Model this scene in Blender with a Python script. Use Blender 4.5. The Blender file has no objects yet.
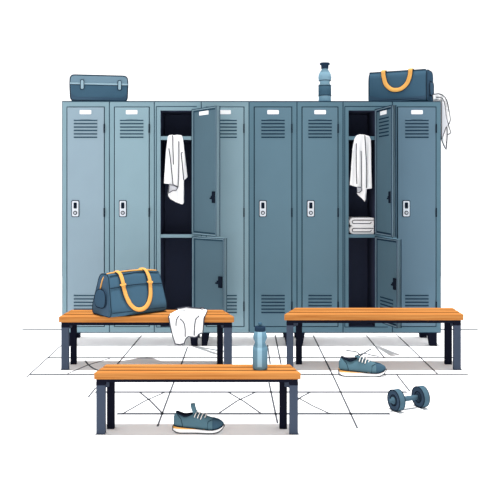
import bpy, bmesh, math, random
from mathutils import Vector, Matrix
from mathutils.geometry import delaunay_2d_cdt
random.seed(4)
S = bpy.context.scene
COL = S.collection

# ------------------------------------------------------------ camera
F = 753.6          # focal length in pixels of the 500 px frame
H = 1.298          # eye height
cam = bpy.data.cameras.new('camera'); co = bpy.data.objects.new('camera', cam); COL.objects.link(co)
co.location = (0, 0, H); co.rotation_euler = (math.pi/2, 0, 0)
cam.sensor_width = 36; cam.lens = F*36/500; cam.shift_x = 0.02; cam.shift_y = -0.134
cam.clip_end = 60
S.camera = co
# ------------------------------------------------------------ light
w = bpy.data.worlds.new('world'); S.world = w; w.use_nodes = True
w.node_tree.nodes['Background'].inputs[0].default_value = (1, 1, 1, 1)
w.node_tree.nodes['Background'].inputs[1].default_value = 0.95
sl = bpy.data.lights.new('sun', 'SUN'); so = bpy.data.objects.new('sun', sl); COL.objects.link(so)
sl.energy = 4.3; sl.angle = 0.01; so.location = (0, 4, 6); so.rotation_euler = (0, 0, 0)
S.view_settings.view_transform = 'Standard'; S.view_settings.look = 'None'
S.view_settings.exposure = 0.0; S.view_settings.gamma = 1.0
S.view_settings.use_curve_mapping = False

# ------------------------------------------------------------ helpers
def at(px, py, Y):
    return Vector(((px-240)*Y/F, Y, H-(py-183)*Y/F))
def X6(px): return (px-240)*6/F
def Z6(py): return H-(py-183)*6/F
def fl(px, py):                       # a point of the floor
    Y = F*H/(py-183); return Vector(((px-240)*Y/F, Y, 0))

def lin(c): return tuple(((v/255)/12.92 if v/255 <= .04045 else ((v/255+.055)/1.055)**2.4) for v in c)
MATS = {}
def mat(name, rgb, rough=.9, spec=.0, k=1.0, var=0.0, vscale=3.0):
    m = bpy.data.materials.new(name); m.use_nodes = True
    nt = m.node_tree; b = nt.nodes['Principled BSDF']
    c = [min(.99, v*k*(.785 if min(rgb) < 200 else 1)) for v in lin(rgb)]
    b.inputs['Base Color'].default_value = (*c, 1)
    b.inputs['Roughness'].default_value = rough
    b.inputs['Specular IOR Level'].default_value = spec
    if var > 0:
        tc = nt.nodes.new('ShaderNodeTexCoord'); n = nt.nodes.new('ShaderNodeTexNoise')
        n.inputs['Scale'].default_value = vscale; n.inputs['Detail'].default_value = 2
        r = nt.nodes.new('ShaderNodeValToRGB')
        r.color_ramp.elements[0].position = .3; r.color_ramp.elements[1].position = .7
        r.color_ramp.elements[0].color = (*[v*(1-var) for v in c], 1)
        r.color_ramp.elements[1].color = (*[min(.99, v*(1+var)) for v in c], 1)
        nt.links.new(tc.outputs['Object'], n.inputs['Vector']); nt.links.new(n.outputs['Fac'], r.inputs['Fac'])
        nt.links.new(r.outputs['Color'], b.inputs['Base Color'])
    MATS[name] = m; return m
def wood(name, a, bcol):
    m = mat(name, a); nt = m.node_tree; b = nt.nodes['Principled BSDF']
    tc = nt.nodes.new('ShaderNodeTexCoord'); mp = nt.nodes.new('ShaderNodeMapping')
    mp.inputs['Scale'].default_value = (1.2, 45, 60)
    n = nt.nodes.new('ShaderNodeTexNoise'); n.inputs['Scale'].default_value = 1.6; n.inputs['Detail'].default_value = 3
    r = nt.nodes.new('ShaderNodeValToRGB')
    r.color_ramp.elements[0].position = .36; r.color_ramp.elements[1].position = .66
    r.color_ramp.elements[0].color = (*[v*.66 for v in lin(a)], 1); r.color_ramp.elements[1].color = (*[v*.72 for v in lin(bcol)], 1)
    nt.links.new(tc.outputs['Object'], mp.inputs[0]); nt.links.new(mp.outputs[0], n.inputs['Vector'])
    nt.links.new(n.outputs['Fac'], r.inputs['Fac']); nt.links.new(r.outputs['Color'], b.inputs['Base Color'])
    return m

mat('white_paint', (252, 252, 252)); mat('floor_tile', (250, 250, 251)); mat('tile_joint', (96, 98, 104))
mat('left_frame', (148, 178, 190), var=.03); mat('left_door_grey', (160, 183, 197), var=.03); mat('left_door', (155, 184, 196), var=.03)
mat('left_seam', (58, 84, 100))
mat('right_frame', (104, 137, 153), var=.03); mat('right_door', (108, 139, 155), var=.03); mat('right_door_grey', (112, 140, 158), var=.03)
mat('right_seam', (40, 62, 80))
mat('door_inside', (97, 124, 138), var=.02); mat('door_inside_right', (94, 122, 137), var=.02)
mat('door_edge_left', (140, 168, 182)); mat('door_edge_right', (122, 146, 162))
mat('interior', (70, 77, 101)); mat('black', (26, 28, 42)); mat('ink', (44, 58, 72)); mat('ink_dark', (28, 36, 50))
mat('plate_white', (250, 250, 252)); mat('latch_metal', (218, 224, 232))
mat('steel_slate', (74, 84, 102)); mat('steel_dark', (26, 28, 41))
wood('oak', (204, 128, 64), (224, 154, 86)); mat('wood_gap', (64, 38, 24))
mat('bag_blue', (73, 105, 127), var=.04, vscale=6); mat('bag_dark', (72, 97, 119), var=.03); mat('bag_navy', (62, 88, 110)); mat('strap_orange', (248, 184, 102), k=1.05)
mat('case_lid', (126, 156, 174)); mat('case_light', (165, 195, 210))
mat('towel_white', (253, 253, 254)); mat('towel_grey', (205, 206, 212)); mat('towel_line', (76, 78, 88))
mat('bottle_light', (140, 178, 198), rough=.5); mat('bottle_body', (108, 146, 166), rough=.5); mat('bottle_highlight', (156, 192, 210), rough=.5)
mat('bottle_cap', (40, 58, 78)); mat('bottle_label', (72, 104, 124))
mat('shoe_blue', (90, 123, 137)); mat('shoe_dark', (68, 97, 116)); mat('sole_white', (250, 250, 250)); mat('lace', (226, 224, 222))
mat('iron', (62, 80, 99)); mat('iron_light', (80, 108, 124)); mat('iron_dark', (50, 66, 86))

class MB:
    def __init__(s): s.v = []; s.f = []; s.m = []; s.sm = []
    def add(s, vs, fs, m=0, smooth=False):
        o = len(s.v); s.v += [Vector(p) for p in vs]
        for f in fs: s.f.append([i+o for i in f]); s.m.append(m); s.sm.append(smooth)
    def box(s, x0, x1, y0, y1, z0, z1, m=0):
        vs = [(x0,y0,z0),(x1,y0,z0),(x1,y1,z0),(x0,y1,z0),(x0,y0,z1),(x1,y0,z1),(x1,y1,z1),(x0,y1,z1)]
        s.add(vs, [(0,3,2,1),(4,5,6,7),(0,1,5,4),(1,2,6,5),(2,3,7,6),(3,0,4,7)], m)
    def hexa(s, vs, m=0):
        s.add(vs, [(0,3,2,1),(4,5,6,7),(0,1,5,4),(1,2,6,5),(2,3,7,6),(3,0,4,7)], m)
    def loft(s, secs, m=0, cap=True, smooth=True, close=True):
        n = len(secs[0]); vs = [p for sec in secs for p in sec]; fs = []
        for i in range(len(secs)-1):
            for j in range(n if close else n-1):
                a = i*n+j; b = i*n+(j+1) % n
                fs.append((a, b, b+n, a+n))
        s.add(vs, fs, m, smooth)
        if cap:
            s.add(secs[0], [tuple(range(n))[::-1]], m); s.add(secs[-1], [tuple(range(n))], m)
    def tube(s, path, r, m=0, n=6, closed=False):
        path = [Vector(p) for p in path]; secs = []; N = len(path); prev = None
        for i, p in enumerate(path):
            if closed: t = path[(i+1) % N]-path[i-1]
            else: t = path[min(i+1, N-1)]-path[max(i-1, 0)]
            if t.length < 1e-9: t = Vector((1, 0, 0))
            t.normalize()
            if prev is None:
                a = Vector((0, 0, 1)) if abs(t.z) < .9 else Vector((0, 1, 0))
                u = t.cross(a).normalized()
            else:
                u = prev-t*prev.dot(t)
                u = u.normalized() if u.length > 1e-6 else t.orthogonal().normalized()
            prev = u; v = t.cross(u)
            secs.append([p+u*(r*math.cos(2*math.pi*k/n))+v*(r*math.sin(2*math.pi*k/n)) for k in range(n)])
        if closed: secs.append(secs[0])
        s.loft(secs, m, cap=not closed)
    def strap(s, path, wid, th, nrm, m=0):     # flat band; nrm(i) gives the outward normal
        path = [Vector(p) for p in path]; secs = []; N = len(path)
        for i, p in enumerate(path):
            t = (path[min(i+1, N-1)]-path[max(i-1, 0)]).normalized(); nn = Vector(nrm(i) if callable(nrm) else nrm)
            nn = (nn-t*nn.dot(t)).normalized(); u = t.cross(nn)
            pts = []
            for k in range(10):
                a = 2*math.pi*k/10; c, d = math.cos(a), math.sin(a)
                pts.append(p+u*(wid/2*math.copysign(abs(c)**.6, c))+nn*(th/2*math.copysign(abs(d)**.6, d)))
            secs.append(pts)
        s.loft(secs, m)
    def lathe(s, prof, c=(0,0,0), m=0, n=28, axis='z'):
        secs = []
        for r, z in prof:
            ring = []
            for k in range(n):
                a = 2*math.pi*k/n
                p = (r*math.cos(a), r*math.sin(a), z) if axis == 'z' else (z, r*math.cos(a), r*math.sin(a))
                ring.append(Vector(p)+Vector(c))
            secs.append(ring)
        s.loft(secs, m)
    def map(s, fn): s.v = [Vector(fn(p)) for p in s.v]; return s
    def build(s, name, mats, parent=None, bevel=0, flat=False):
        me = bpy.data.meshes.new(name)
        off = parent_world(parent)
        me.from_pydata([tuple(p-off) for p in s.v] if not getattr(s, 'local', False) else [tuple(p) for p in s.v], [], s.f)
        for i, p in enumerate(me.polygons): p.material_index = s.m[i]; p.use_smooth = s.sm[i]
        for mm in (mats if isinstance(mats, (list, tuple)) else [mats]): me.materials.append(MATS[mm])
        bm = bmesh.new(); bm.from_mesh(me); bmesh.ops.remove_doubles(bm, verts=bm.verts, dist=1e-6)
        bmesh.ops.recalc_face_normals(bm, faces=bm.faces); bm.to_mesh(me); bm.free()
        o = bpy.data.objects.new(name, me); COL.objects.link(o)
        if parent is not None: o.parent = parent
        if bevel:
            b = o.modifiers.new('bevel', 'BEVEL'); b.width = bevel; b.segments = 2; b.limit_method = 'ANGLE'
        return o
def parent_world(p):
    v = Vector((0, 0, 0))
    while p is not None: v += p.location; p = p.parent
    return v
def L(): m = MB(); m.local = True; return m

def thing(name, label, cat, loc=(0,0,0), rz=0, group=None):
    o = bpy.data.objects.new(name, None); COL.objects.link(o); o.empty_display_size = .05
    o.location = loc; o.rotation_euler = (0, 0, rz); tag(o, label, cat, group); return o
def tag(o, label, cat, group=None):
    o['label'] = label; o['category'] = cat
    if group: o['group'] = group

def rpoly(corners, r, n=5):               # rounded polygon; corners counter-clockwise
    out = []; N = len(corners)
    for i, c in enumerate(corners):
        c = Vector(c); a = (Vector(corners[i-1])-c); b = (Vector(corners[(i+1) % N])-c)
        rr = r[i] if isinstance(r, (list, tuple)) else r
        rr = min(rr, a.length*.49, b.length*.49)
        p, q = c+a.normalized()*rr, c+b.normalized()*rr
        for k in range(n+1):
            t = k/n; out.append(p*(1-t)**2+c*2*t*(1-t)+q*t*t)
    return out
def smooth_path(pts, n=8):                # Catmull-Rom
    P = [Vector(p) for p in pts]; out = []
    for i in range(len(P)-1):
        a, b, c, d = P[max(i-1, 0)], P[i], P[i+1], P[min(i+2, len(P)-1)]
        for k in range(n):
            t = k/n
            out.append(.5*((2*b)+(c-a)*t+(2*a-5*b+4*c-d)*t*t+(3*b-a-3*c+d)*t**3))
    out.append(P[-1]); return out

# ------------------------------------------------------------ the setting
WY = 10.5
m = MB(); m.add([(-9,-3,0),(9,-3,0),(9,WY,0),(-9,WY,0)], [(0,1,2,3)], 0)
m.add([(-9,-3,-.05),(9,-3,-.05),(9,WY,-.05),(-9,WY,-.05)], [(3,2,1,0)], 0)
def joint(pts, wpx=1.0):
    P = [fl(*p) for p in pts]
    for a, b in zip(P, P[1:]):
        d = (b-a).normalized(); n = Vector((-d.y, d.x, 0))
        def hw(p):         # the joints are all cut to the same few millimetres; only their run direction matters
            return .0056*(1+(2.1 if abs(d.x) > .9 else 1.0)*abs(d.x))*wpx
        z = Vector((0, 0, .0006))
        m.add([a-n*hw(a)+z, b-n*hw(b)+z, b+n*hw(b)+z, a+n*hw(a)+z], [(0,1,2,3)], 1)
CRACKS = {(67.5,373.8),(85,360.5),(122.5,413.8),(140,392.5),(218.7,413.4),(228.7,392.5),(297.5,397.5),(296,401)}
for L_ in [[(22,329.4),(478,329.4)], [(48,357.7),(454,357.7)], [(30,374.6),(468,374.3)], [(95,392.1),(407,392.1)], [(117,413.8),(390,413.8)],
           [(61.2,345.5),(26,377.7)], [(96,387.5),(88,397.6)], [(142,335),(117.5,364)], [(187.5,347),(181.5,364),(173.7,382.5),(157.5,426.5)],
           [(267.6,345),(270.2,364)], [(269,382.5),(277.6,423.5)], [(275,334.5),(281,364)], [(313,335),(335,380),(357.5,428.5)],
           [(366,335),(385,358.5)], [(396,334),(437.5,374)], [(397,375),(410,391.5)],
           [(67.5,373.8),(88,365),(111,358)], [(85,360.5),(88,364.5),(92.5,368),(99,371)],
           [(122.5,413.8),(145,401),(165,392.2)], [(140,392.5),(150,400.5),(162.5,413.5)],
           [(218.7,413.4),(237,401),(255,392.5)], [(228.7,392.5),(244,401.5),(261,413.5)],
           [(297.5,397.5),(313,406),(330,413.8)], [(296,401),(302,396.5),(310,392.5)]]:
    joint(L_, .85 if L_[0] in CRACKS else 1.5 if L_[0] == (22,329.4) else 1.0)
fo = m.build('floor', ['floor_tile', 'tile_joint']); fo['kind'] = 'structure'
m = MB(); m.box(-9, 9, WY, WY+.1, -.05, 5); wo = m.build('wall_back', 'white_paint'); wo['kind'] = 'structure'

# ------------------------------------------------------------ lockers
BX = [62, 109.4, 154.3, 201.3, 249, 297, 343, 392.4, 441]
ZT, ZB, YB = Z6(101), Z6(333), 6.38
def leg_shape(x0, x1, xb0, xb1, root):
    for (ya, yb) in ((6.0, 6.05), (6.32, 6.37)):
        m = MB(); z = ZB
        m.hexa([(xb0,ya,0),(xb1,ya,0),(xb1,yb,0),(xb0,yb,0),(x0,ya,z),(x1,ya,z),(x1,yb,z),(x0,yb,z)])
        m.build('leg', 'black', root)
def vents(m, x0, x1, ys, y, side=-1, frame=0, seam=1, rise=.010):
    for py in ys:
        z = Z6(py)
        m.box(x0, x1, min(y, y+side*.003), max(y, y+side*.003), z-.0055, z+.0045, seam)
        m.hexa([(x0,y+side*.001,z+.004),(x1,y+side*.001,z+.004),(x1,y,z+.004),(x0,y,z+.004),
                (x0,y+side*.004,z+.0045),(x1,y+side*.004,z+.0045),(x1,y,z+.009),(x0,y,z+.009)], frame)
def closed_door(root, a, b, door, frame, seam):
    m = MB(); m.box(a+.0075, b-.0075, 5.994, 6.009, Z6(327)+.0075, Z6(106.5)-.0075)
    d = m.build('door', door, root, bevel=.002)
    c = (a+b)/2
    for ys in ([120.3+3.4*i for i in range(6)], [295.3+3.4*i for i in range(6)]):
        m = MB(); vents(m, c-.093, c+.093, ys, 5.9935); m.build('vent', [door, seam], d)
    m = MB(); z0, z1 = Z6(114.3), Z6(110.2); P = rpoly([(c-.046,z0),(c+.046,z0),(c+.046,z1),(c-.046,z1)], .007)
    m.loft([[Vector((p.x, y, p.y)) for p in P] for y in (5.9935, 5.9885)], smooth=False)
    m.build('name_plate', 'plate_white', d)
    # latch: rounded bright plate, dark slot and round keyhole
    lx = a-.0355+.078+.03; z0, z1 = Z6(217), Z6(200.2); m = MB()
    def rr(x0, x1, z0, z1, r, ya, yb, mi):
        P = rpoly([(x0,z0),(x1,z0),(x1,z1),(x0,z1)], r)
        m.loft([[Vector((p.x, y, p.y)) for p in P] for y in (ya, yb)], mi, smooth=False)
    rr(lx-.031, lx+.031, z0, z1, .012, 5.9935, 5.990, 1)
    rr(lx-.025, lx+.025, z0+.006, z1-.006, .010, 5.990, 5.984, 0)
    rr(lx-.013, lx+.013, z0+.068, z1-.018, .006, 5.984, 5.982, 2)
    m.lathe([(.016,-.0),(.016,.003)], (0,0,0), 2, 20, 'x'); n = len(m.v)-80
    k0 = len(m.v)
    # rings face the room: rotate the last lathe pieces
    for i in range(k0-40-40, k0): 
        p = m.v[i]; m.v[i] = Vector((lx+p.y, 5.984-p.x, z0+.034+p.z))
    k0 = len(m.v); m.lathe([(.009,0),(.009,.002)], (0,0,0), 0, 16, 'x')
    for i in range(k0, len(m.v)): p = m.v[i]; m.v[i] = Vector((lx+p.y, 5.981-p.x, z0+.034+p.z))
    k0 = len(m.v); m.lathe([(.003,0),(.003,.002)], (0,0,0), 2, 10, 'x')
    for i in range(k0, len(m.v)): p = m.v[i]; m.v[i] = Vector((lx+p.y, 5.979-p.x, z0+.034+p.z))
    m.build('latch', ['latch_metal', 'ink', 'ink_dark'], d)
    for (pa, pb) in ((124, 133), (208, 217), (301.5, 311)):
        m = MB(); zc0, zc1 = Z6(pb), Z6(pa); m.box(b-.009, b+.001, 5.988, 6.002, zc0, zc1)
        m.build('hinge', 'ink_dark', d, bevel=.002)
    return d

def open_door(root, hx, free, z0, z1, inside, edge, outside, seam, vent_rows, plate, latch_z):
    hx, fx, fy = hx, free[0], free[1]
    length = math.hypot(fx-hx, fy-6.0); ang = math.atan2(fy-6.0, fx-hx)
    # door local frame: x from the hinge to the free edge, y = inside face normal side (+y), z up
    ux = Vector((math.cos(ang), math.sin(ang), 0)); ny = Vector((math.sin(ang), -math.cos(ang), 0))   # ny faces the viewer side
    if ny.x > 0 and ny.y > 0: ny = -ny
    T = lambda p: Vector((hx, 5.992, 0))+ux*p.x+ny*p.y+Vector((0, 0, p.z))
    m = MB(); t = .028
    m.box(0, length, -t, 0, z0, z1, 2)                                   # panel (outside skin)
    m.box(.010, length-.002, 0, .0015, z0+.004, z1-.004, 1)                # dark recess line
    m.box(.030, length-.018, .0015, .003, z0+.026, z1-.026, 0)             # inner sheet
    # folded return flanges around the inner face
    m.box(0, .012, 0, .010, z0, z1, 3); m.box(length-.006, length, -t-.001, .012, z0, z1, 3)
    m.box(0, length, 0, .010, z0, z0+.012, 3); m.box(0, length, 0, .010, z1-.012, z1, 3)
    m.box(0, length, .010, .0108, z1-.005, z1+.001, 1); m.box(0, .005, .010, .0108, z0, z1, 1); m.box(0, length, .010, .0108, z0-.001, z0+.004, 1)
    m.box(length, length+.0012, -t-.001, -t+.006, z0, z1, 1); m.box(length-.001, length+.0012, .006, .0125, z0, z1, 1)
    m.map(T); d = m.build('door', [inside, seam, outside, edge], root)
    if vent_rows:
        m = MB()
        for ys in vent_rows:
            for py in ys:
                z = Z6(py); m.box(length*.22, length*.80, .003, .0045, z-.0055, z+.005, 0)
        m.map(T); m.build('vent', seam, d)
    if plate:
        m = MB(); P = rpoly([(length*.30, Z6(114.2)), (length*.68, Z6(114.2)), (length*.68, Z6(110.4)), (length*.30, Z6(110.4))], .006)
        m.loft([[Vector((p.x, y, p.y-.020)) for p in P] for y in (.003, .006)], smooth=False)
        m.map(T); m.build('name_plate', 'plate_white', d)
    m = MB(); zz = latch_z
    m.box(length-.055, length-.018, .003, .014, zz-.044, zz+.044)
    m.box(length-.082, length-.045, .006, .016, zz-.016, zz-.004); m.box(length-.070, length-.050, .006, .014, zz-.008, zz+.010)
    m.map(T); m.build('latch', 'ink_dark', d, bevel=.002)

def locker(i, label, left, legs, opened=None, grey=False):
    a, b = X6(BX[i])+.0005, X6(BX[i+1])-.0005
    side = 'left' if left else 'right'; frame = side+'_frame'; seam = side+'_seam'; door = side+'_door'+('_grey' if grey else '')
    root = thing('locker', label, 'locker', ((a+b)/2, 6.0, 0), 0, 'row of tall metal lockers')
    m = MB(); s = .0355
    if i in (4,): s = .037
    if opened is None: oa, ob, ot, obm = a+s, b-s, Z6(106.5), Z6(327)
    else: oa, ob, ot, obm = X6(opened[0]), X6(opened[1]), Z6(110.4), Z6(327)
    e = .0028
    # front frame
    m.box(a, oa, 6.0, 6.02, ZB, ZT, 0); m.box(ob, b, 6.0, 6.02, ZB, ZT, 0)
    m.box(oa, ob, 6.0, 6.02, ot, ZT, 0); m.box(oa, ob, 6.0, 6.02, ZB, obm, 0)
    # carcass
    m.box(a, a+.004, 6.02, YB, ZB, ZT, 0); m.box(b-.004, b, 6.02, YB, ZB, ZT, 0)
    m.box(a+.004, b-.004, 6.02, YB, ZT-.004, ZT, 0); m.box(a+.004, b-.004, 6.02, YB, ZB, ZB+.004, 3)  # underside made white, added to bounce light onto the floor below
    m.box(a+.004, b-.004, YB-.004, YB, ZB+.004, ZT-.004, 0)
    # dark folded seams along the outline of the front
    m.box(a, a+e, 5.9985, 6.0, ZB, ZT, 1); m.box(b-e, b, 5.9985, 6.0, ZB, ZT, 1)
    m.box(a, b, 5.998, 6.0, ZT-.0075, ZT, 1); m.box(a, b, 5.9985, 6.0, ZB, ZB+.0055, 1)
    if opened is None:
        m.box(oa, ob, 6.0095, 6.02, obm, ot, 1)
    else:
        xa, xb = X6(opened[2]), b-s
        for q in (xa, ): m.box(q-.003, q+.003, 5.9985, 6.0, Z6(327), Z6(106.5), 1)
        m.box(xa, xb, 5.9985, 6.0, Z6(106.5)-.003, Z6(106.5)+.003, 1); m.box(xa, xb, 5.9985, 6.0, Z6(327)-.003, Z6(327)+.003, 1)
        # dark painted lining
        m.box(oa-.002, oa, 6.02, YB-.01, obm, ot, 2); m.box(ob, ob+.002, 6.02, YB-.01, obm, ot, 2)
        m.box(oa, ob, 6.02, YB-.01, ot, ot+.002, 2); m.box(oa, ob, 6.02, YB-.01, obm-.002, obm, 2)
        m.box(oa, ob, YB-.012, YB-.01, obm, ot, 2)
    m.build('body', [frame, seam, 'interior', 'white_paint'], root)
    for l in legs: leg_shape(*[X6(v) for v in l], root)
    if opened is None:
        closed_door(root, a+s, b-s, door, frame, seam)
    else:
        for (pa, pb) in ((136.2, 139.8), (234.4, 237.7)):
            m = MB(); m.box(oa+.001, ob-.001, 6.003, 6.018, Z6(pb), Z6(pa), 0)
            m.box(oa+.001, ob-.001, 6.018, YB-.014, Z6(pb)+.006, Z6(pa)-.004, 1)
            m.build('shelf', [frame, 'interior'], root)
        hx = ob+.004
        zu0, zu1, zl0, zl1 = .893, 1.882, .205, .873
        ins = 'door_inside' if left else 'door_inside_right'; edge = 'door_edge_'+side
        vr = [] if left else [[120.3+3.4*k for k in range(6)]]
        vl = [] if left else [[295.3+3.4*k for k in range(4)]]
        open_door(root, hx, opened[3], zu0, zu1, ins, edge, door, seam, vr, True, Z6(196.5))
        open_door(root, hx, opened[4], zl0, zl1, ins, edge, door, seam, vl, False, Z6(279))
    return root

locker(0, 'light blue locker at the far left end, closed, under the hard case', True, [(64,71,65.5,71)], grey=True)
locker(1, 'light blue closed locker directly left of the open light blue locker', True, [])
locker(2, 'light blue locker standing open with two doors and a towel hung inside', True, [(189.5,197.5,191.3,197.5)],
       opened=(160.4, 192.3, 156.3, (-.174, 5.71), (-.1185, 5.80)))
locker(3, 'light blue closed locker half hidden behind the open light blue doors', True, [(201.6,209.8,201.6,207)])
locker(4, 'dark blue closed locker next to the light blue ones', False, [(284,292,286,292)])
locker(5, 'dark blue closed locker with a drink bottle standing on top', False, [(297.4,305,297.4,302.5)])
locker(6, 'dark blue locker standing open with hung towel and two folded towels', False, [],
       opened=(348.6, 375.3, 344.8, (1.143, 5.65), (1.190, 5.68)))
locker(7, 'dark blue closed locker at the right end, towel hanging off its side', False, [(428,437,430.2,437)], grey=True)

# ------------------------------------------------------------ benches
def bench(label, yf, yb, h, fx0, fx1, bx0, bx1, flegs, blegs, lyf, lyb, th, apron, nslat=3):
    cx = (fx0+fx1)/2
    root = thing('bench', label, 'bench', (cx, (yf+yb)/2, 0), 0, 'slatted wooden benches')
    tot = yb-yf; gap = .027 if tot > .22 else .018; wd = (tot-gap*(nslat-1))/nslat
    def xs(y):
        t = (y-yf)/tot; return fx0+(bx0-fx0)*t, fx1+(bx1-fx1)*t
    for k in range(nslat):
        y0 = yf+k*(wd+gap); y1 = y0+wd; a0, b0 = xs(y0); a1, b1 = xs(y1)
        m = MB(); z0, z1 = h-th, h
        m.hexa([(a0,y0,z0),(b0,y0,z0),(b1,y1,z0),(a1,y1,z0),(a0,y0,z1),(b0,y0,z1),(b1,y1,z1),(a1,y1,z1)])
        m.build('slat', 'oak', root, bevel=.004)
    for k in range(nslat-1):
        y0 = yf+wd+k*(wd+gap)+.0005; y1 = y0+gap-.001; a0, b0 = xs(y0); a1, b1 = xs(y1); q = .004
        m = MB(); z0, z1 = h-th+.001, h-.003
        m.hexa([(a0+q,y0,z0),(b0-q,y0,z0),(b1-q,y1,z0),(a1+q,y1,z0),(a0+q,y0,z1),(b0-q,y0,z1),(b1-q,y1,z1),(a1+q,y1,z1)])
        m.build('gap_shade', 'wood_gap', root)  # dark strip gives the shade between slats by its colour
    # steel frame under the slats
    a, b = xs(lyf); m = MB(); za, zb = h-th-apron, h-th-.0005
    x0, x1 = flegs[0][0], flegs[1][1]; bx_0, bx_1 = blegs[0][0], blegs[1][1]
    m.box(x0, x1, lyf, lyf+.02, za, zb); m.box(bx_0, bx_1, lyb-.02, lyb, za, zb)
    for p, q in ((flegs[0][0], blegs[0][0]), (flegs[1][1]-.03, blegs[1][1]-.03)):
        m.hexa([(p,lyf+.02,za),(p+.03,lyf+.02,za),(q+.03,lyb-.02,za),(q,lyb-.02,za),(p,lyf+.02,zb),(p+.03,lyf+.02,zb),(q+.03,lyb-.02,zb),(q,lyb-.02,zb)])
    m.build('frame', 'steel_dark', root)
    for p, q, r_ in ((flegs[0][0], blegs[0][0], 1), (flegs[1][1], blegs[1][1], -1)):
        m = MB(); e_ = .012*r_; ya, yb_ = lyf+.031, lyb-.031; zc, zd = za-.045, za-.001
        pts = [(p+.002*r_,ya),(p+.002*r_+e_,ya),(q+.002*r_+e_,yb_),(q+.002*r_,yb_)]
        m.hexa([(x,y,z) for z in (zc,zd) for x,y in pts]); m.build('side_brace', 'steel_slate', root)
    for (p, q) in flegs:
        m = MB(); m.box(p, q, lyf+.0005, lyf+.03, 0, za, 0); m.box(p-.0008, q+.0008, lyf-.0008, lyf+.031, za-.016, za, 1)
        m.build('leg', ['steel_slate', 'steel_dark'], root)
    for (p, q) in blegs:
        m = MB(); m.box(p, q, lyb-.03, lyb, 0, za); m.build('leg', 'steel_dark', root)  # back legs darker than the front ones, bench shade put into the colour
    return root
def xs_at(pairs, Y): return [((a-240)*Y/F, (b-240)*Y/F) for a, b in pairs]
YF, YBk = 5.215, 5.497
bench('wooden slatted bench on the left carrying the travel bag and a draped towel', YF, YBk, .3735, (58.6-240)*YF/F, (234.2-240)*YF/F, (71.2-240)*YBk/F, (222.8-240)*YBk/F,
      xs_at([(61.2,68.5),(223.8,232)], 5.231), xs_at([(70.6,76.3),(217,223)], 5.397), 5.231, 5.42, .041, .022)
bench('wooden slatted bench on the right with a single shoe underneath', YF, YBk, .3885, (284.2-240)*YF/F, (463.8-240)*YF/F, (295-240)*YBk/F, (453-240)*YBk/F,
      xs_at([(286.8,293.4),(454,461)], 5.231), xs_at([(296,302),(445,451.8)], 5.397), 5.231, 5.42, .041, .022)
Y0, Y1 = 3.875, 4.061
bench('wooden slatted bench in the foreground with a sports bottle on it', Y0, Y1, .3215, (93.8-240)*Y0/F, (301-240)*Y0/F, (106.2-240)*Y1/F, (290-240)*Y1/F,
      xs_at([(96.2,105),(289.5,298)], 3.889), xs_at([(107,114.2),(279.5,287)], 3.98), 3.889, 4.005, .034, .018)

# ------------------------------------------------------------ cloth
def cloth(name, outline, to3d, mats, parent=None, th=.006, step=1.3, hem=None, hemr=.0042, creases=(), label=None, extra=()):
    """outline in picture units of its own plane; to3d turns it into a point of the draped sheet"""
    O = [Vector(p) for p in outline]; pts = []
    for i, p in enumerate(O):
        q = O[(i+1) % len(O)]; n = max(1, int((q-p).length/step))
        for k in range(n): pts.append(p.lerp(q, k/n))
    nb = len(pts); edges = [(i, (i+1) % nb) for i in range(nb)]
    x0, x1 = min(p.x for p in pts), max(p.x for p in pts); y0, y1 = min(p.y for p in pts), max(p.y for p in pts)
    def inside(q):
        c = False
        for i in range(nb):
            a, b = pts[i], pts[i-1]
            if (a.y > q.y) != (b.y > q.y) and q.x < (b.x-a.x)*(q.y-a.y)/(b.y-a.y)+a.x: c = not c
        return c
    g = list(pts); y = y0+step*.6
    while y < y1:
        x = x0+step*.6
        while x < x1:
            q = Vector((x, y))
            if inside(q) and min((q-p).length for p in pts) > step*.5: g.append(q)
            x += step
        y += step
    vs, es, fs, *_ = delaunay_2d_cdt(g, edges, [], 1, 1e-5)
    A = [to3d(v.x, v.y) for v in vs]
    acc = [Vector((0, 0, 0)) for _ in A]
    for f in fs:
        n = (A[f[1]]-A[f[0]]).cross(A[f[2]]-A[f[0]])
        if n.y > 0: n = -n
        for i in f: acc[i] += n
    B = [p-(n.normalized() if n.length > 0 else Vector((0, -1, 0)))*th for p, n in zip(A, acc)]
    m = MB(); N = len(A); F2 = [tuple(f) for f in fs]+[tuple(i+N for i in f)[::-1] for f in fs]
    cnt = {}
    for f in fs:
        for k in range(len(f)):
            e = tuple(sorted((f[k], f[(k+1) % len(f)]))); cnt[e] = cnt.get(e, 0)+1
    for (i, j), c in cnt.items():
        if c == 1: F2.append((i, j, j+N, i+N))
    m.add(A+B, F2, 0, True)
    o = m.build(name, mats, parent)
    if hem:
        h = MB(); h.tube([to3d(p.x, p.y)+Vector((0, -.001, 0)) for p in pts], hemr, closed=True); h.build('hem', hem, o)
    if creases:
        h = MB()
        for c in creases: h.tube([to3d(*p)+Vector((0, -.002, .001)) for p in smooth_path([Vector(q) for q in c], 5)], hemr*.85)
        h.build('crease_line', 'towel_line', o)  # dark tubes drawn along the crease lines of the cloth
    return o

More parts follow.
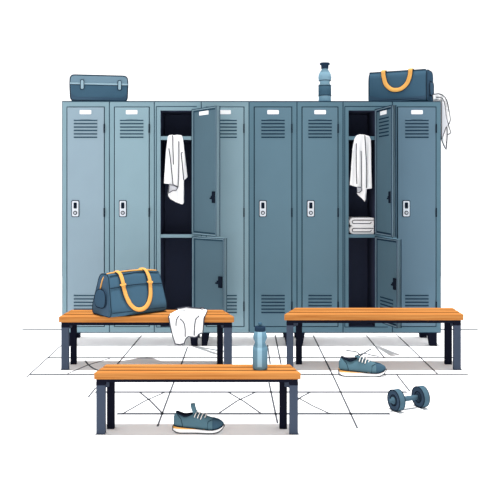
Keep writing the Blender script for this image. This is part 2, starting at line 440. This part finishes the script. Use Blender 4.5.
# towel over the left bench
def drape(h, yf):
    lip = 183+(H-h)*F/yf
    def fn(x, y):
        rip = .006*math.sin((x-168)*.55+y*.04)
        if y <= lip:
            Y = (H-h-.006)*F/(max(y, 308.6)-183); Y = min(Y, 5.49)
            p = at(x, y, Y); p.z = max(p.z, h+.004); return p
        return at(x, y, yf-.016+rip*min(1, (y-lip)/8))
    return fn
OUT = [(177.4,308.4),(186,307),(199.2,308.2),(202.8,307.4),(207,310.8),(205.6,314),(204,318),(203.6,326),(202.8,333),(200.6,333.4),(198.6,334.4),(197.4,336.6),(194,337.5),(188.4,336.6),(186,338.6),(185,341),(184.2,343.6),(180,344.8),(175.2,344),(172.2,334.8),(170,325),(168.6,316.8),(170,314.6),(177.4,310.6)]
o = cloth('towel', OUT, drape(.3735, 5.215), 'towel_white', hem='towel_line', th=.005,
          creases=[[(178,310.4),(185,310.8),(193.5,313.2)], [(182.5,313.3),(179,316),(176.5,320),(176,326)], [(180,319),(183.5,322.5),(185,328),(185.2,337)],
                   [(202.6,310.6),(199,315.6),(195.8,319.5),(194.6,327),(194.2,335.6)], [(199.4,308.4),(202,309.6),(202.6,310.6)]])
tag(o, 'white towel draped over the front edge of the left bench', 'towel')

# towels hung in the open lockers
def hang(Y, k, amp):
    return lambda x, y: at(x, y, Y+amp*math.sin(x*k+y*.02)*min(1, max(0, (y-136)/12)))
o1 = cloth('towel', [(167.8,136.6),(169.2,135.2),(172.6,134.8),(173.6,135.3),(177,134.8),(181.4,135.2),(182.6,137.6),(184.6,152),(186.2,164),(187.4,177),(186,179),(183.9,180.2),(184,190),(183.9,203),(182.4,204.4),(176,202.2),(170.5,199),(168.4,195.5),(168.3,192.6),(169.2,184),(164.2,183.4),(164.8,170),(165.9,152)],
          hang(5.996, .9, .006), 'towel_white', th=.008,
          creases=[[(172.7,135.4),(173,150),(173.6,164.6)], [(168.8,148.4),(170.6,161),(173,184.6)], [(178.8,141.6),(178.8,165),(178,187)], [(182.6,152.6),(181.4,154),(182.4,166),(183.6,180)], [(173,184.8),(176,186),(178,187.4)]])
tag(o1, 'white towel hanging from the shelf inside the open light blue locker', 'towel')
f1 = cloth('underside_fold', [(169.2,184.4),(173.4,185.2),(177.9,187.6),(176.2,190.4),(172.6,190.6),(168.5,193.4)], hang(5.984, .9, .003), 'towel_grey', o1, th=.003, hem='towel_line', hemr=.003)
f1['label'] = 'pale grey turned-up underside of the towel'
o2 = cloth('towel', [(354.6,138.6),(356.4,135.6),(359.6,134.4),(364.4,134.7),(369.4,136.2),(370.8,139.6),(370.9,160),(371.2,172),(371.9,188.4),(366.8,189),(366,199.4),(364.8,201.6),(357,193.4),(356.4,186.8),(349.7,184.8),(351.4,166),(352.8,150)],
          hang(5.996, .95, .006), 'towel_white', th=.008,
          creases=[[(356.3,143.4),(356.2,165),(356.8,184)], [(361,151),(361.4,170),(361.4,187)], [(364.8,135.2),(365.6,150),(366.6,168),(366.4,188)]])
tag(o2, 'white towel hanging from the shelf inside the open dark blue locker', 'towel')
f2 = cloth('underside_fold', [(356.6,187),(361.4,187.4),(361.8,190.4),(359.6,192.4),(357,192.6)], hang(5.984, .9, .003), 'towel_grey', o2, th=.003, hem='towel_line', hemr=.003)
f2['label'] = 'pale grey turned-up underside of the towel'

# towel over the right end of the lockers
def side_a(x, y): return at(x, y, 6.05+.012*math.sin(x*1.3))
o3 = cloth('towel', [(432.5,94.6),(438,93.6),(442,94.6),(445,97.4),(447,101),(448.2,106),(449.4,113),(450.4,120),(449,123.6),(448.5,125),(449.6,129),(450.8,132.6),(449,134.2),(447.3,134.8),(446.8,143),(446.2,149.6),(444.6,147),(442.4,142),(441.5,139.4),(441.6,120),(441.6,100.2),(433,100.2)],
          side_a, 'towel_white', th=.008, hem='towel_line', hemr=.0042,
          creases=[[(435.8,97.4),(441,97.8),(444,101.4),(445.2,108),(446,116),(448.4,125)], [(448.4,124.6),(446,127),(444,133),(441.8,139)], [(446.8,127),(447.3,131),(447.2,134.6)]])
tag(o3, 'white towel hanging down over the right end of the locker row', 'towel')
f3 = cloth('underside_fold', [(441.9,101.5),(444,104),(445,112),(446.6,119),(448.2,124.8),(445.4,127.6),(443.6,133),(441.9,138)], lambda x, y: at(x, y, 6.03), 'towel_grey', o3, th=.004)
f3['label'] = 'pale grey inner side of the towel'

# two folded towels
def folded(z0, z1, lab):
    x0, x1 = X6(349.8)+.003, X6(375.0)-.003; r = (z1-z0)/2
    root = thing('folded_towel', lab, 'towel', ((x0+x1)/2, 6.17, z0), 0, 'folded towels in the open dark blue locker')
    P = []
    for k in range(11):
        a = math.pi/2+math.pi*k/10; P.append(Vector((x0+r+r*math.cos(a), (z0+z1)/2+r*math.sin(a))))
    P += [Vector((x1-.004, z0)), Vector((x1, z0+.004)), Vector((x1, z1-.004)), Vector((x1-.004, z1))]
    m = MB(); m.loft([[Vector((p.x, y, p.y)) for p in P] for y in (6.035, 6.30)])
    m.build('terry_cloth', 'towel_white', root)
    m = MB(); zc = (z0+z1)/2; q = r*.42
    path = [(x1-.002, 6.034, zc+q)]+[(x0+.035+q*math.cos(math.pi/2+math.pi*k/8), 6.034, zc+q*math.sin(math.pi/2+math.pi*k/8)) for k in range(9)]+[(x1-.03, 6.034, zc-q), (x1-.02, 6.034, zc)]
    m.tube(path, .0035); m.build('fold_edge', 'towel_line', root)
zs = Z6(234.4)
folded(zs, zs+.0645, 'white folded towel lying directly on the middle shelf, under another')
folded(zs+.0655, zs+.130, 'white folded towel, top one of the two on the middle shelf')

# ------------------------------------------------------------ bottles
root = thing('water_bottle', 'blue sports bottle with push-pull spout standing on the foreground bench', 'bottle', (at(260.1,369.2,3.955).x, 3.958, .3215))
u = 3.958/F
P = [(6.6,0),(7.3,1.2),(7.5,3.5),(7.5,19),(7.2,22),(5.6,25),(5.2,26.5),(5.7,28),(6.9,31),(6.9,33.5),(6.2,36),(5.3,38)]
m = L(); m.lathe([(0.01,0)]+[(r*u, z*u) for r, z in P]+[(.01, 38*u)]); m.build('bottle_body', 'bottle_body', root)
m = L(); m.lathe([(.01,37.9*u)]+[(r*u, z*u) for r, z in ((5.3,38),(5.4,42),(4.9,42.6))]+[(.01,42.7*u)]); m.build('cap', 'bottle_cap', root)
m = L(); m.lathe([(r*u, z*u) for r, z in ((1.3,42.6),(1.3,44),(2,44.4),(2,46),(1.5,46.5),(.1,46.5))]); m.build('spout', 'bottle_label', root)
m = L(); secs = []  # highlight down the bottle, put in as a lighter coloured strip
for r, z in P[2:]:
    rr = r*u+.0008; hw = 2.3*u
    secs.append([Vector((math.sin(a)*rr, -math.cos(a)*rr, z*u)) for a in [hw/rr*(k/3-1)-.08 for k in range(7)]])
m.loft(secs, cap=False, close=False); o = m.build('highlight_strip', 'bottle_highlight', root); o['label'] = 'painted highlight, a lighter vertical strip on the bottle front'

root = thing('water_bottle', 'light blue drink bottle with dark label standing on top of the lockers', 'bottle', (at(324.8,101,6.10).x, 6.10, ZT))
u = 6.10/F
P = [(5.7,0),(6.1,.8),(6.2,2),(6.1,5),(6.1,17),(4.9,18.8),(4.9,20.6),(6.2,22.4),(6.5,24.5),(6.2,27.2),(4.8,30.4),(3.2,32.6),(3.2,33.6)]
m = L(); m.lathe([(.01,0)]+[(r*u, z*u) for r, z in P]+[(.01,33.6*u)]); m.build('bottle_body', 'bottle_light', root)
m = L(); m.lathe([(r*u, z*u) for r, z in ((6.15,6.6),(6.35,6.8),(6.35,16.2),(6.15,16.4))]); m.build('label_band', 'bottle_label', root)
for zz, rr in ((6.5,6.3),(16.5,6.3),(21.6,5.9)):
    m = L(); m.tube([(math.cos(a)*rr*u, math.sin(a)*rr*u, zz*u) for a in [2*math.pi*k/24 for k in range(24)]], .0028, closed=True)
    m.build('ridge', 'ink', root)
m = L(); m.lathe([(.01,33.5*u)]+[(r*u, z*u) for r, z in ((3.6,33.6),(3.7,37),(5,37.6),(5,39),(4.6,39.4))]+[(.01,39.4*u)])
m.build('cap', 'bottle_cap', root)

# ------------------------------------------------------------ hard case on the left lockers
cx = at(98.8,101,6.02).x; Wc = 57.2*6.02/F/2; hc = 25.4*6.02/F
root = thing('hard_case', 'blue hard case with two latches lying on top of the left lockers', 'case', (cx, 6.03, ZT+.005), math.radians(10.5))
def prism(m, P, y0, y1, mi=0, bev=.012):
    c = sum(P, Vector((0, 0)))/len(P)
    secs = []
    for y, ins in ((y0, bev), (y0+bev*.35, bev*.3), (y0+bev, 0), (y1-bev, 0), (y1, bev)):
        sec = []
        for p in P:
            d = p-c; sec.append(Vector((c.x+d.x*(1-ins/max(.01, abs(d.x)+ .001) * (abs(d.x) > .02)), y, c.y+d.y*(1-ins/max(.01, abs(d.y)+.001) * (abs(d.y) > .02)))))
        secs.append(sec)
    m.loft(secs, mi, smooth=False)
zl = hc*.66
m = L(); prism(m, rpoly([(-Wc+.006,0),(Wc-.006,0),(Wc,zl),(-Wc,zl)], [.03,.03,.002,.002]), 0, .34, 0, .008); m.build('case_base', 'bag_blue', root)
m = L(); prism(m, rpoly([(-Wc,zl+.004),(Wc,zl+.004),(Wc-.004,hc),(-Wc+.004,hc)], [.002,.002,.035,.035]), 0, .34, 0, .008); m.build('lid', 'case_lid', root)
m = L(); m.box(-Wc+.001, Wc-.001, -.003, .335, zl-.006, zl+.008, 0); m.box(-Wc+.001, Wc-.001, -.0035, .334, zl-.011, zl-.006, 1); m.build('rim', ['case_light', 'ink'], root)
m = L(); P = rpoly([(-Wc+.006,0),(Wc-.006,0),(Wc,zl),(Wc-.004,hc),(-Wc+.004,hc),(-Wc,zl)], [.03,.03,.002,.035,.035,.002])
m.tube([(p.x, .003, p.y) for p in P], .0045, closed=True); m.build('edge_piping', 'ink', root)
m = L(); P = rpoly([(-Wc+.012,.006),(Wc-.012,.006),(Wc-.006,.06),(Wc-.04,.026),(-Wc+.04,.026),(-Wc+.006,.06)], [.02,.02,.002,.04,.04,.002])
m.loft([[Vector((p.x, y, p.y)) for p in P] for y in (.002, -.003)], smooth=False); m.build('bottom_guard', 'bag_dark', root)
for px in (82.3, 119.1):
    x = at(px,101,6.02).x-cx; m = L(); za, zb = hc-14.6*6.02/F, hc-4.6*6.02/F
    for w_, y_, mi in ((.0155, -.008, 1), (.0105, -.013, 0)):
        P = rpoly([(x-w_,za+(.0155-w_)),(x+w_,za+(.0155-w_)),(x+w_,zb-(.0155-w_)),(x-w_,zb-(.0155-w_))], .01)
        m.loft([[Vector((p.x, y, p.y)) for p in P] for y in (0, y_)], mi, smooth=False)
    m.build('latch', ['case_light', 'ink'], root)

# ------------------------------------------------------------ duffel on the right lockers
Lb, Db, Hb = .485, .25, .256
yaw = -math.radians(26)
root = thing('duffel_bag', 'blue duffel bag with an orange handle lying on top of the right lockers', 'bag', (at(400.0,101,6.24).x, 6.225, ZT+.005), yaw)
def sec(x, ins, m_=None):
    P = rpoly([(-Db/2+ins,ins*.5),(Db/2-ins,ins*.5),(Db/2-ins,Hb-ins),(-Db/2+ins,Hb-ins)], [.035,.035,.06,.06])
    return [Vector((x, p.x, p.y)) for p in P]
m = L(); m.loft([sec(-Lb/2,.022), sec(-Lb/2+.006,.008), sec(-Lb/2+.02,0), sec(Lb/2-.02,0), sec(Lb/2-.006,.004), sec(Lb/2,.010)]); 
m.build('bag_body', 'bag_blue', root)
m = L(); P = rpoly([(-Db/2+.016,.014),(Db/2-.016,.014),(Db/2-.016,Hb-.018),(-Db/2+.016,Hb-.018)], [.03,.03,.05,.05])
m.loft([[Vector((x, p.x, p.y)) for p in P] for x in (Lb/2-.004, Lb/2+.004)], smooth=False); m.build('end_panel', 'bag_navy', root)
m = L(); P = rpoly([(-Db/2+.05,.05),(Db/2-.05,.05),(Db/2-.05,.16),(-Db/2+.05,.16)], .03)
m.loft([[Vector((x, p.x, p.y)) for p in P] for x in (Lb/2+.002, Lb/2+.014)], 0, smooth=False)
m.tube([(Lb/2+.014, p.x, p.y) for p in P], .0035, 1, closed=True); m.build('end_pocket', ['bag_dark', 'ink_dark'], root)
m = L()
for x, i_ in ((Lb/2-.003, .004), (-Lb/2+.012, .004)): m.tube(sec(x, i_), .0045, closed=True)
m.tube([(Lb/2-.01,-Db/2,.02),(0,-Db/2-.001,.0185),(-Lb/2+.01,-Db/2,.02)], .003)
m.tube([(Lb/2-.01,-Db/2+.02,Hb-.004),(0,-Db/2+.02,Hb-.004),(-Lb/2+.01,-Db/2+.02,Hb-.004)], .004)
m.build('piping', 'ink', root)
m = L(); P = [(-Lb/2+.012,.012),(0,.004),(Lb/2-.012,.012),(Lb/2-.012,.038),(.1,.034),(-.12,.034),(-Lb/2+.012,.06)]
m.loft([[Vector((p[0], y, p[1])) for p in P] for y in (-Db/2+.004, -Db/2-.0025)], smooth=False); m.build('base_panel', 'bag_dark', root)
hp = [(-.108, Hb-.004), (-.103,Hb-.05), (-.085,Hb-.11), (-.045,Hb-.15), (0,Hb-.160), (.045,Hb-.15), (.088,Hb-.11), (.110,Hb-.05), (.114,Hb-.004)]
path = smooth_path([Vector((x, -Db/2-.012, z)) for x, z in hp], 5)
path = [Vector((path[0].x, -Db/2+.03, Hb+.006)), Vector((path[0].x, -Db/2+.008, Hb+.004))]+path+[Vector((path[-1].x, -Db/2+.008, Hb+.004)), Vector((path[-1].x, -Db/2+.03, Hb+.006))]
m = L(); m.strap(path, .034, .012, (0, -1, .25)); m.build('handle', 'strap_orange', root)
m = L(); m.strap([p+Vector((0, .004, 0)) for p in path], .043, .007, (0, -1, .25)); m.build('handle_edging', 'ink', root)

# ------------------------------------------------------------ travel bag on the left bench
ca, sa = .780, .626
Lt, Dt, Ht = .468, .30, .292
yaw = math.atan2(.27, .337)
c0 = Vector((-.784, 5.385, .3775))
root = thing('travel_bag', 'blue travel bag with orange handles standing on the left bench', 'bag', c0, yaw)
def hw(z):
    t = max(0, min(1, z/Ht)); return .134-.070*t**1.15
def warp(p):
    t = max(0, p.z)/Ht
    return Vector((p.x*(1.0-.10*t+.02*math.sin(3.1*t)), p.y, p.z+(.008*math.cos(p.x*9) if p.z > .1 else 0)))
def tsec(x, ins):
    P = rpoly([(-.134+ins,ins*.3),(.134-ins,ins*.3),(.139-ins,.05),(.064-ins*.6,Ht-ins*.6),(-.064+ins*.6,Ht-ins*.6),(-.139+ins,.05)], [.03,.03,.04,.045,.045,.04])
    return [Vector((x, p.x, p.y)) for p in P]
m = L(); m.loft([tsec(-Lt/2,.016), tsec(-Lt/2+.006,.005), tsec(-Lt/2+.02,0), tsec(0,-.004), tsec(Lt/2-.03,0), tsec(Lt/2-.01,.008), tsec(Lt/2,.028)])
m.map(warp); m.build('bag_body', 'bag_blue', root)
m = L(); P = [Vector((p.y, p.z)) for p in tsec(0, .020)]
m.loft([[Vector((x, p.x, p.y)) for p in P] for x in (-Lt/2+.004, -Lt/2-.003)], smooth=False); m.map(warp); m.build('end_panel', 'bag_dark', root)
m = L(); P = rpoly([(-.082,.055),(.082,.055),(.07,.185),(-.07,.185)], .06, 8)
m.loft([[Vector((x, p.x*s_, .12+(p.y-.12)*s_)) for p in P] for x, s_ in ((-Lt/2,1), (-Lt/2-.012,1), (-Lt/2-.018,.9))], 0)
m.tube([(-Lt/2-.012, p.x, p.y) for p in P], .0035, 1, closed=True); m.map(warp); m.build('end_pocket', ['bag_navy', 'ink_dark'], root)
m = L()
m.tube(tsec(-Lt/2+.004, .004), .0035, closed=True); m.tube(tsec(Lt/2-.008, .010), .003, closed=True)
m.tube([(x, -.066, Ht-.012) for x in (-Lt/2+.01, 0, Lt/2-.02)], .003)
# seam across the front and along the foot
zf = .200
m.tube([(x, -hw(zf)-.008, zf-.001) for x in [(-Lt/2+.01)+k*(Lt-.03)/10 for k in range(11)]], .003)
m.map(warp); m.build('piping', 'ink', root)
m = L(); m.tube([(x, -.139, .03) for x in (-Lt/2+.012, 0, Lt/2-.03)], .0025); m.map(warp); m.build('base_seam', 'ink', root)
# orange zip over the top
m = L(); zp = [(-Lt/2-.004, .02, Ht-.105), (-Lt/2-.004, .005, Ht-.045), (-Lt/2+.006,-.01,Ht-.012), (-Lt/2+.03,-.03,Ht+.001), (-.1,-.045,Ht+.002), (0,-.05,Ht+.001), (.1,-.05,Ht+.001), (Lt/2-.02,-.04,Ht-.004)]
m.tube(smooth_path([Vector(p) for p in zp], 5), .0055); m.map(warp); m.build('zip', 'strap_orange', root)
# handles
def handle_path(sgn):
    hp = [(-.128,.235),(-.120,.175),(-.098,.105),(-.055,.052),(-.005,.036),(.045,.052),(.085,.105),(.100,.175),(.105,.235)]
    up = [Vector((-.150,-.02*1,Ht+.004)), Vector((-.146,-.045,Ht+.006)), Vector((-.136,-.072,Ht-.010))]
    dn = [Vector((.100,-.072,Ht-.008)), Vector((.088,-.045,Ht+.008)), Vector((.070,-.015,Ht+.002))]
    pts = up+[Vector((x, -hw(z)-.020, z)) for x, z in hp]+dn
    return [Vector((p.x, p.y*sgn, p.z)) for p in smooth_path(pts, 6)]
for sgn in (1,):
    pth = handle_path(sgn); nf = lambda i, s=sgn, q=pth: Vector((0, -s, .45)) if q[i].z < Ht-.02 else Vector((0, -s*.6, 1))
    m = L(); m.strap(pth, .031, .013, nf); m.map(warp); hnd = m.build('handle', 'strap_orange', root)
    m = L(); m.strap([p+Vector((0, .003*sgn, 0)) for p in pth], .039, .008, nf); m.map(warp); m.build('handle_edging', 'ink', hnd)
    for x, z in ((-.1265,.212), (.1045,.212)):
        m = L(); y = -(hw(z)+.020)*sgn; yy = .012
        m.tube([(x+.020*math.cos(a), y-.000*sgn+ yy*math.sin(a)*1.0, z+.003*math.sin(a)) for a in [2*math.pi*k/14 for k in range(14)]], .006, closed=True)
        m.map(warp); m.build('strap_loop', 'strap_orange', hnd)

# ------------------------------------------------------------ shoes
def shoe(label, loc, yaw, k, laces_loose=False):
    root = thing('running_shoe', label, 'shoe', loc, yaw, 'blue running shoes')
    ST = [0,.012,.035,.06,.09,.12,.15,.18,.205,.23,.248,.258,.262]
    HWd = [.014,.026,.031,.032,.031,.032,.036,.040,.041,.037,.028,.016,.005]
    ZS = [.037,.036,.034,.031,.028,.025,.022,.020,.020,.024,.031,.037,.041]     # top of the sole
    ZBt = [.010,.003,0,0,0,0,0,0,.001,.005,.013,.022,.030]
    ZTp = [.078,.106,.094,.084,.092,.104,.092,.080,.072,.066,.058,.050,.044]
    def ip(A, x):
        for i in range(len(ST)-1):
            if x <= ST[i+1]: t = (x-ST[i])/(ST[i+1]-ST[i]); return A[i]+(A[i+1]-A[i])*t
        return A[-1]
    def sm(A, x): return (ip(A, max(0, x-.005))+2*ip(A, x)+ip(A, min(.262, x+.005)))/4
    def upsec(x, g=0, n=14):
        w_, z0, z1 = sm(HWd, x)*.94+g, sm(ZS, x)-.003, sm(ZTp, x)+g; out = []
        for j in range(n+1):
            a = math.pi*j/n; c, s_ = math.cos(a), math.sin(a)
            top = .62 if x > .02 else .75
            yy = w_*math.copysign(abs(c)**top, c)*(1-.30*max(0, s_)**2*(1 if x < .15 else .4)); out.append(Vector((x, yy, z0+(z1-z0)*abs(s_)**.85)))
        return out
    xsn = [.001+.26*i/36 for i in range(37)]
    sc = lambda p: p*k
    m = L(); m.loft([upsec(x) for x in xsn]); m.map(sc); m.build('upper', 'shoe_blue', root)
    # sole
    def solesec(x, g=0, zt=None, zb=None):
        w_ = sm(HWd, x)+.002+g; a = sm(ZBt, x) if zb is None else zb(x); b = sm(ZS, x) if zt is None else zt(x)
        return [Vector((x, -w_+.004, a)), Vector((x, -w_-.001, a+.006)), Vector((x, -w_, b)), Vector((x, w_, b)), Vector((x, w_+.001, a+.006)), Vector((x, w_-.004, a))]
    m = L(); m.loft([[Vector((x-(.002 if i == 0 else 0), p.y, p.z)) for p in solesec(x)] for i, x in enumerate([0]+xsn+[.264])]); m.map(sc); m.build('sole', 'sole_white', root)
    m = L(); xs_ = [.0+.165*i/20 for i in range(21)]
    m.loft([solesec(x-.002, .0012, lambda q: sm(ZS, q)+.001, lambda q: sm(ZS, q)-.016*(1-max(0, q)/.175)-.001) for x in xs_]); m.map(sc); m.build('sole_stripe', 'strap_orange', root)
    m = L()
    for s_ in (-1, 1):
        m.tube([(x, s_*(sm(HWd, x)+.003), sm(ZS, x)+.001) for x in xsn], .0021)
        m.tube([(x, s_*(sm(HWd, x)+.0015), sm(ZBt, x)+.0028) for x in xsn], .0028)
    for e_, q_, r_ in ((-.003, .018, .0026), (.264, .012, .0022)): m.tube([(e_,-q_,.012 if e_ < 0 else .03),(e_,-q_,.037 if e_ < 0 else .041)], r_)
    # quarter line at the heel, toe cap line, eyestay line
    for s_ in (-1, 1):
        f_ = lambda x, t: (lambda S_: S_[max(0, min(14, int(round(t*14))))] if s_ > 0 else S_[14-max(0, min(14, int(round(t*14))))])(upsec(x, .001))
        m.tube([f_(x, t) for x, t in ((.012,.40),(.028,.28),(.040,.18),(.047,.08),(.049,0))], .0014)
        m.tube([f_(x, t) for x, t in ((.235,.45),(.212,.42),(.192,.32),(.180,.18),(.176,.0))], .0014)
    m.map(sc); m.build('stitching', 'ink_dark', root)
    m = L(); m.loft([upsec(x, .0012) for x in xsn if x > .198]); m.map(sc); m.build('toe_cap', 'shoe_dark', root)
    # collar: padded dark rim round the foot opening, and the dark lining in it
    m = L(); ring = []
    for j in range(20):
        a = 2*math.pi*j/20; x = .056+.041*math.cos(a); ring.append(Vector((x, .019*math.sin(a), sm(ZTp, x)+.001)))
    m.tube(ring, .0045, 0, 8, closed=True)
    c_ = Vector((.056, 0, .086)); m.add([p+Vector((0,0,.001)) for p in ring]+[c_], [(j, (j+1) % 20, 20) for j in range(20)], 0)
    m.map(sc); m.build('collar', 'ink_dark', root)
    # tongue
    zt = .148 if not laces_loose else .112
    m = L(); P = []
    for x, z, hw_ in ((.118,.085,.016), (.108,.104,.018), (.100,.104+(zt-.104)*.5,.018), (.096,zt-.006,.015), (.097,zt,.009)):
        P.append([Vector((x-.007, -hw_, z-.002)), Vector((x+.013, -hw_*.8, z)), Vector((x+.017, 0, z-.003)), Vector((x+.013, hw_*.8, z)), Vector((x-.007, hw_, z-.002)), Vector((x-.008, 0, z))])
    m.loft(P); m.map(sc); m.build('tongue', 'shoe_blue', root)
    # laces
    m = L()
    for x in (.119, .135, .151, .167):
        zz = sm(ZTp, x)
        P = [Vector((x-.010, -.026, zz-.020)), Vector((x-.004, -.019, zz-.006)), Vector((x+.003, -.008, zz+.004)), Vector((x+.006, 0, zz+.006)), Vector((x+.003, .008, zz+.004)), Vector((x-.010, .026, zz-.020))]
        m.strap(smooth_path(P, 4), .0055, .003, lambda i: Vector((.2, -.5, 1)), 0)
        m.tube([p+Vector((.0045, -.0005, .0)) for p in smooth_path(P[:3], 4)], .0013, 1)
        m.tube([p+Vector((-.0045, -.0005, .0)) for p in smooth_path(P[:3], 4)], .0013, 1)
    if laces_loose:
        m.tube(smooth_path([Vector(p) for p in ((.124,0,.108), (.098,-.005,.132), (.060,-.008,.139), (.040,-.010,.1415))], 6), .0030, 1)
        m.tube(smooth_path([Vector(p) for p in ((.100,0,.112), (.140,-.004,.124), (.180,-.006,.115), (.222,-.004,.108))], 6), .0026, 1)
        m.tube(smooth_path([Vector(p) for p in ((.118,0,.108), (.145,.004,.126), (.182,.010,.146))], 6), .0030, 1)
    m.map(sc); m.build('laces', ['lace', 'ink'], root)
shoe('blue running shoe with raised tongue lying below the foreground bench', (at(173.6,433,3.93).x, 3.935, 0), 0, 1.0)
shoe('blue running shoe with loose laces lying below the right bench', (at(339,376,5.08).x, 5.085, 0), 0, 1.205, True)

# ------------------------------------------------------------ dumbbell
a_ = math.radians(24); R_ = .0605
pL = fl(399, 411.3); 
root = thing('dumbbell', 'dark blue dumbbell lying on the floor tiles at the right', 'dumbbell', (pL.x+.062, pL.y+.045, 0), a_)
def disc(xc, s_):
    m = L(); h2 = .019
    m.lathe([(.012,xc-h2),(.030,xc-h2),(.032,xc-h2+.004),(.050,xc-h2+.004),(.054,xc-h2),(R_-.003,xc-h2)], (0,0,R_), 0, 32, 'x')
    m.lathe([(R_-.003,xc-h2),(R_,xc-h2+.003),(R_,xc+h2-.003),(R_-.003,xc+h2)], (0,0,R_), 1, 32, 'x')
    m.lathe([(R_-.003,xc+h2),(.054,xc+h2),(.050,xc+h2-.004),(.032,xc+h2-.004),(.030,xc+h2),(.012,xc+h2)], (0,0,R_), 0, 32, 'x')
    o = m.build('weight_plate', ['iron', 'iron_light'], root)
    m = L()
    for rr, dx in ((R_-.001, -h2), (R_-.001, h2), (.031, -h2)):
        m.tube([(xc+dx, rr*math.cos(t), R_+rr*math.sin(t)) for t in [2*math.pi*q/32 for q in range(32)]], .0022, closed=True)
    m.build('rim_line', 'ink_dark', o)
disc(-.082, -1); disc(.088, 1)
m = L(); m.lathe([(.0125,-.063),(.0145,-.03),(.015,0),(.0145,.03),(.0125,.063)], (0,0,R_), 0, 20, 'x'); m.build('grip', 'iron_light', root)
for s_ in (-1, 1):
    m = L(); m.lathe([(.020,s_*.101),(.020,s_*.107),(.011,s_*.109),(.011,s_*.124),(.008,s_*.126),(.001,s_*.126)], (0,0,R_), 0, 20, 'x'); m.build('end_cap', 'iron_light' if s_ < 0 else 'iron_dark', root)
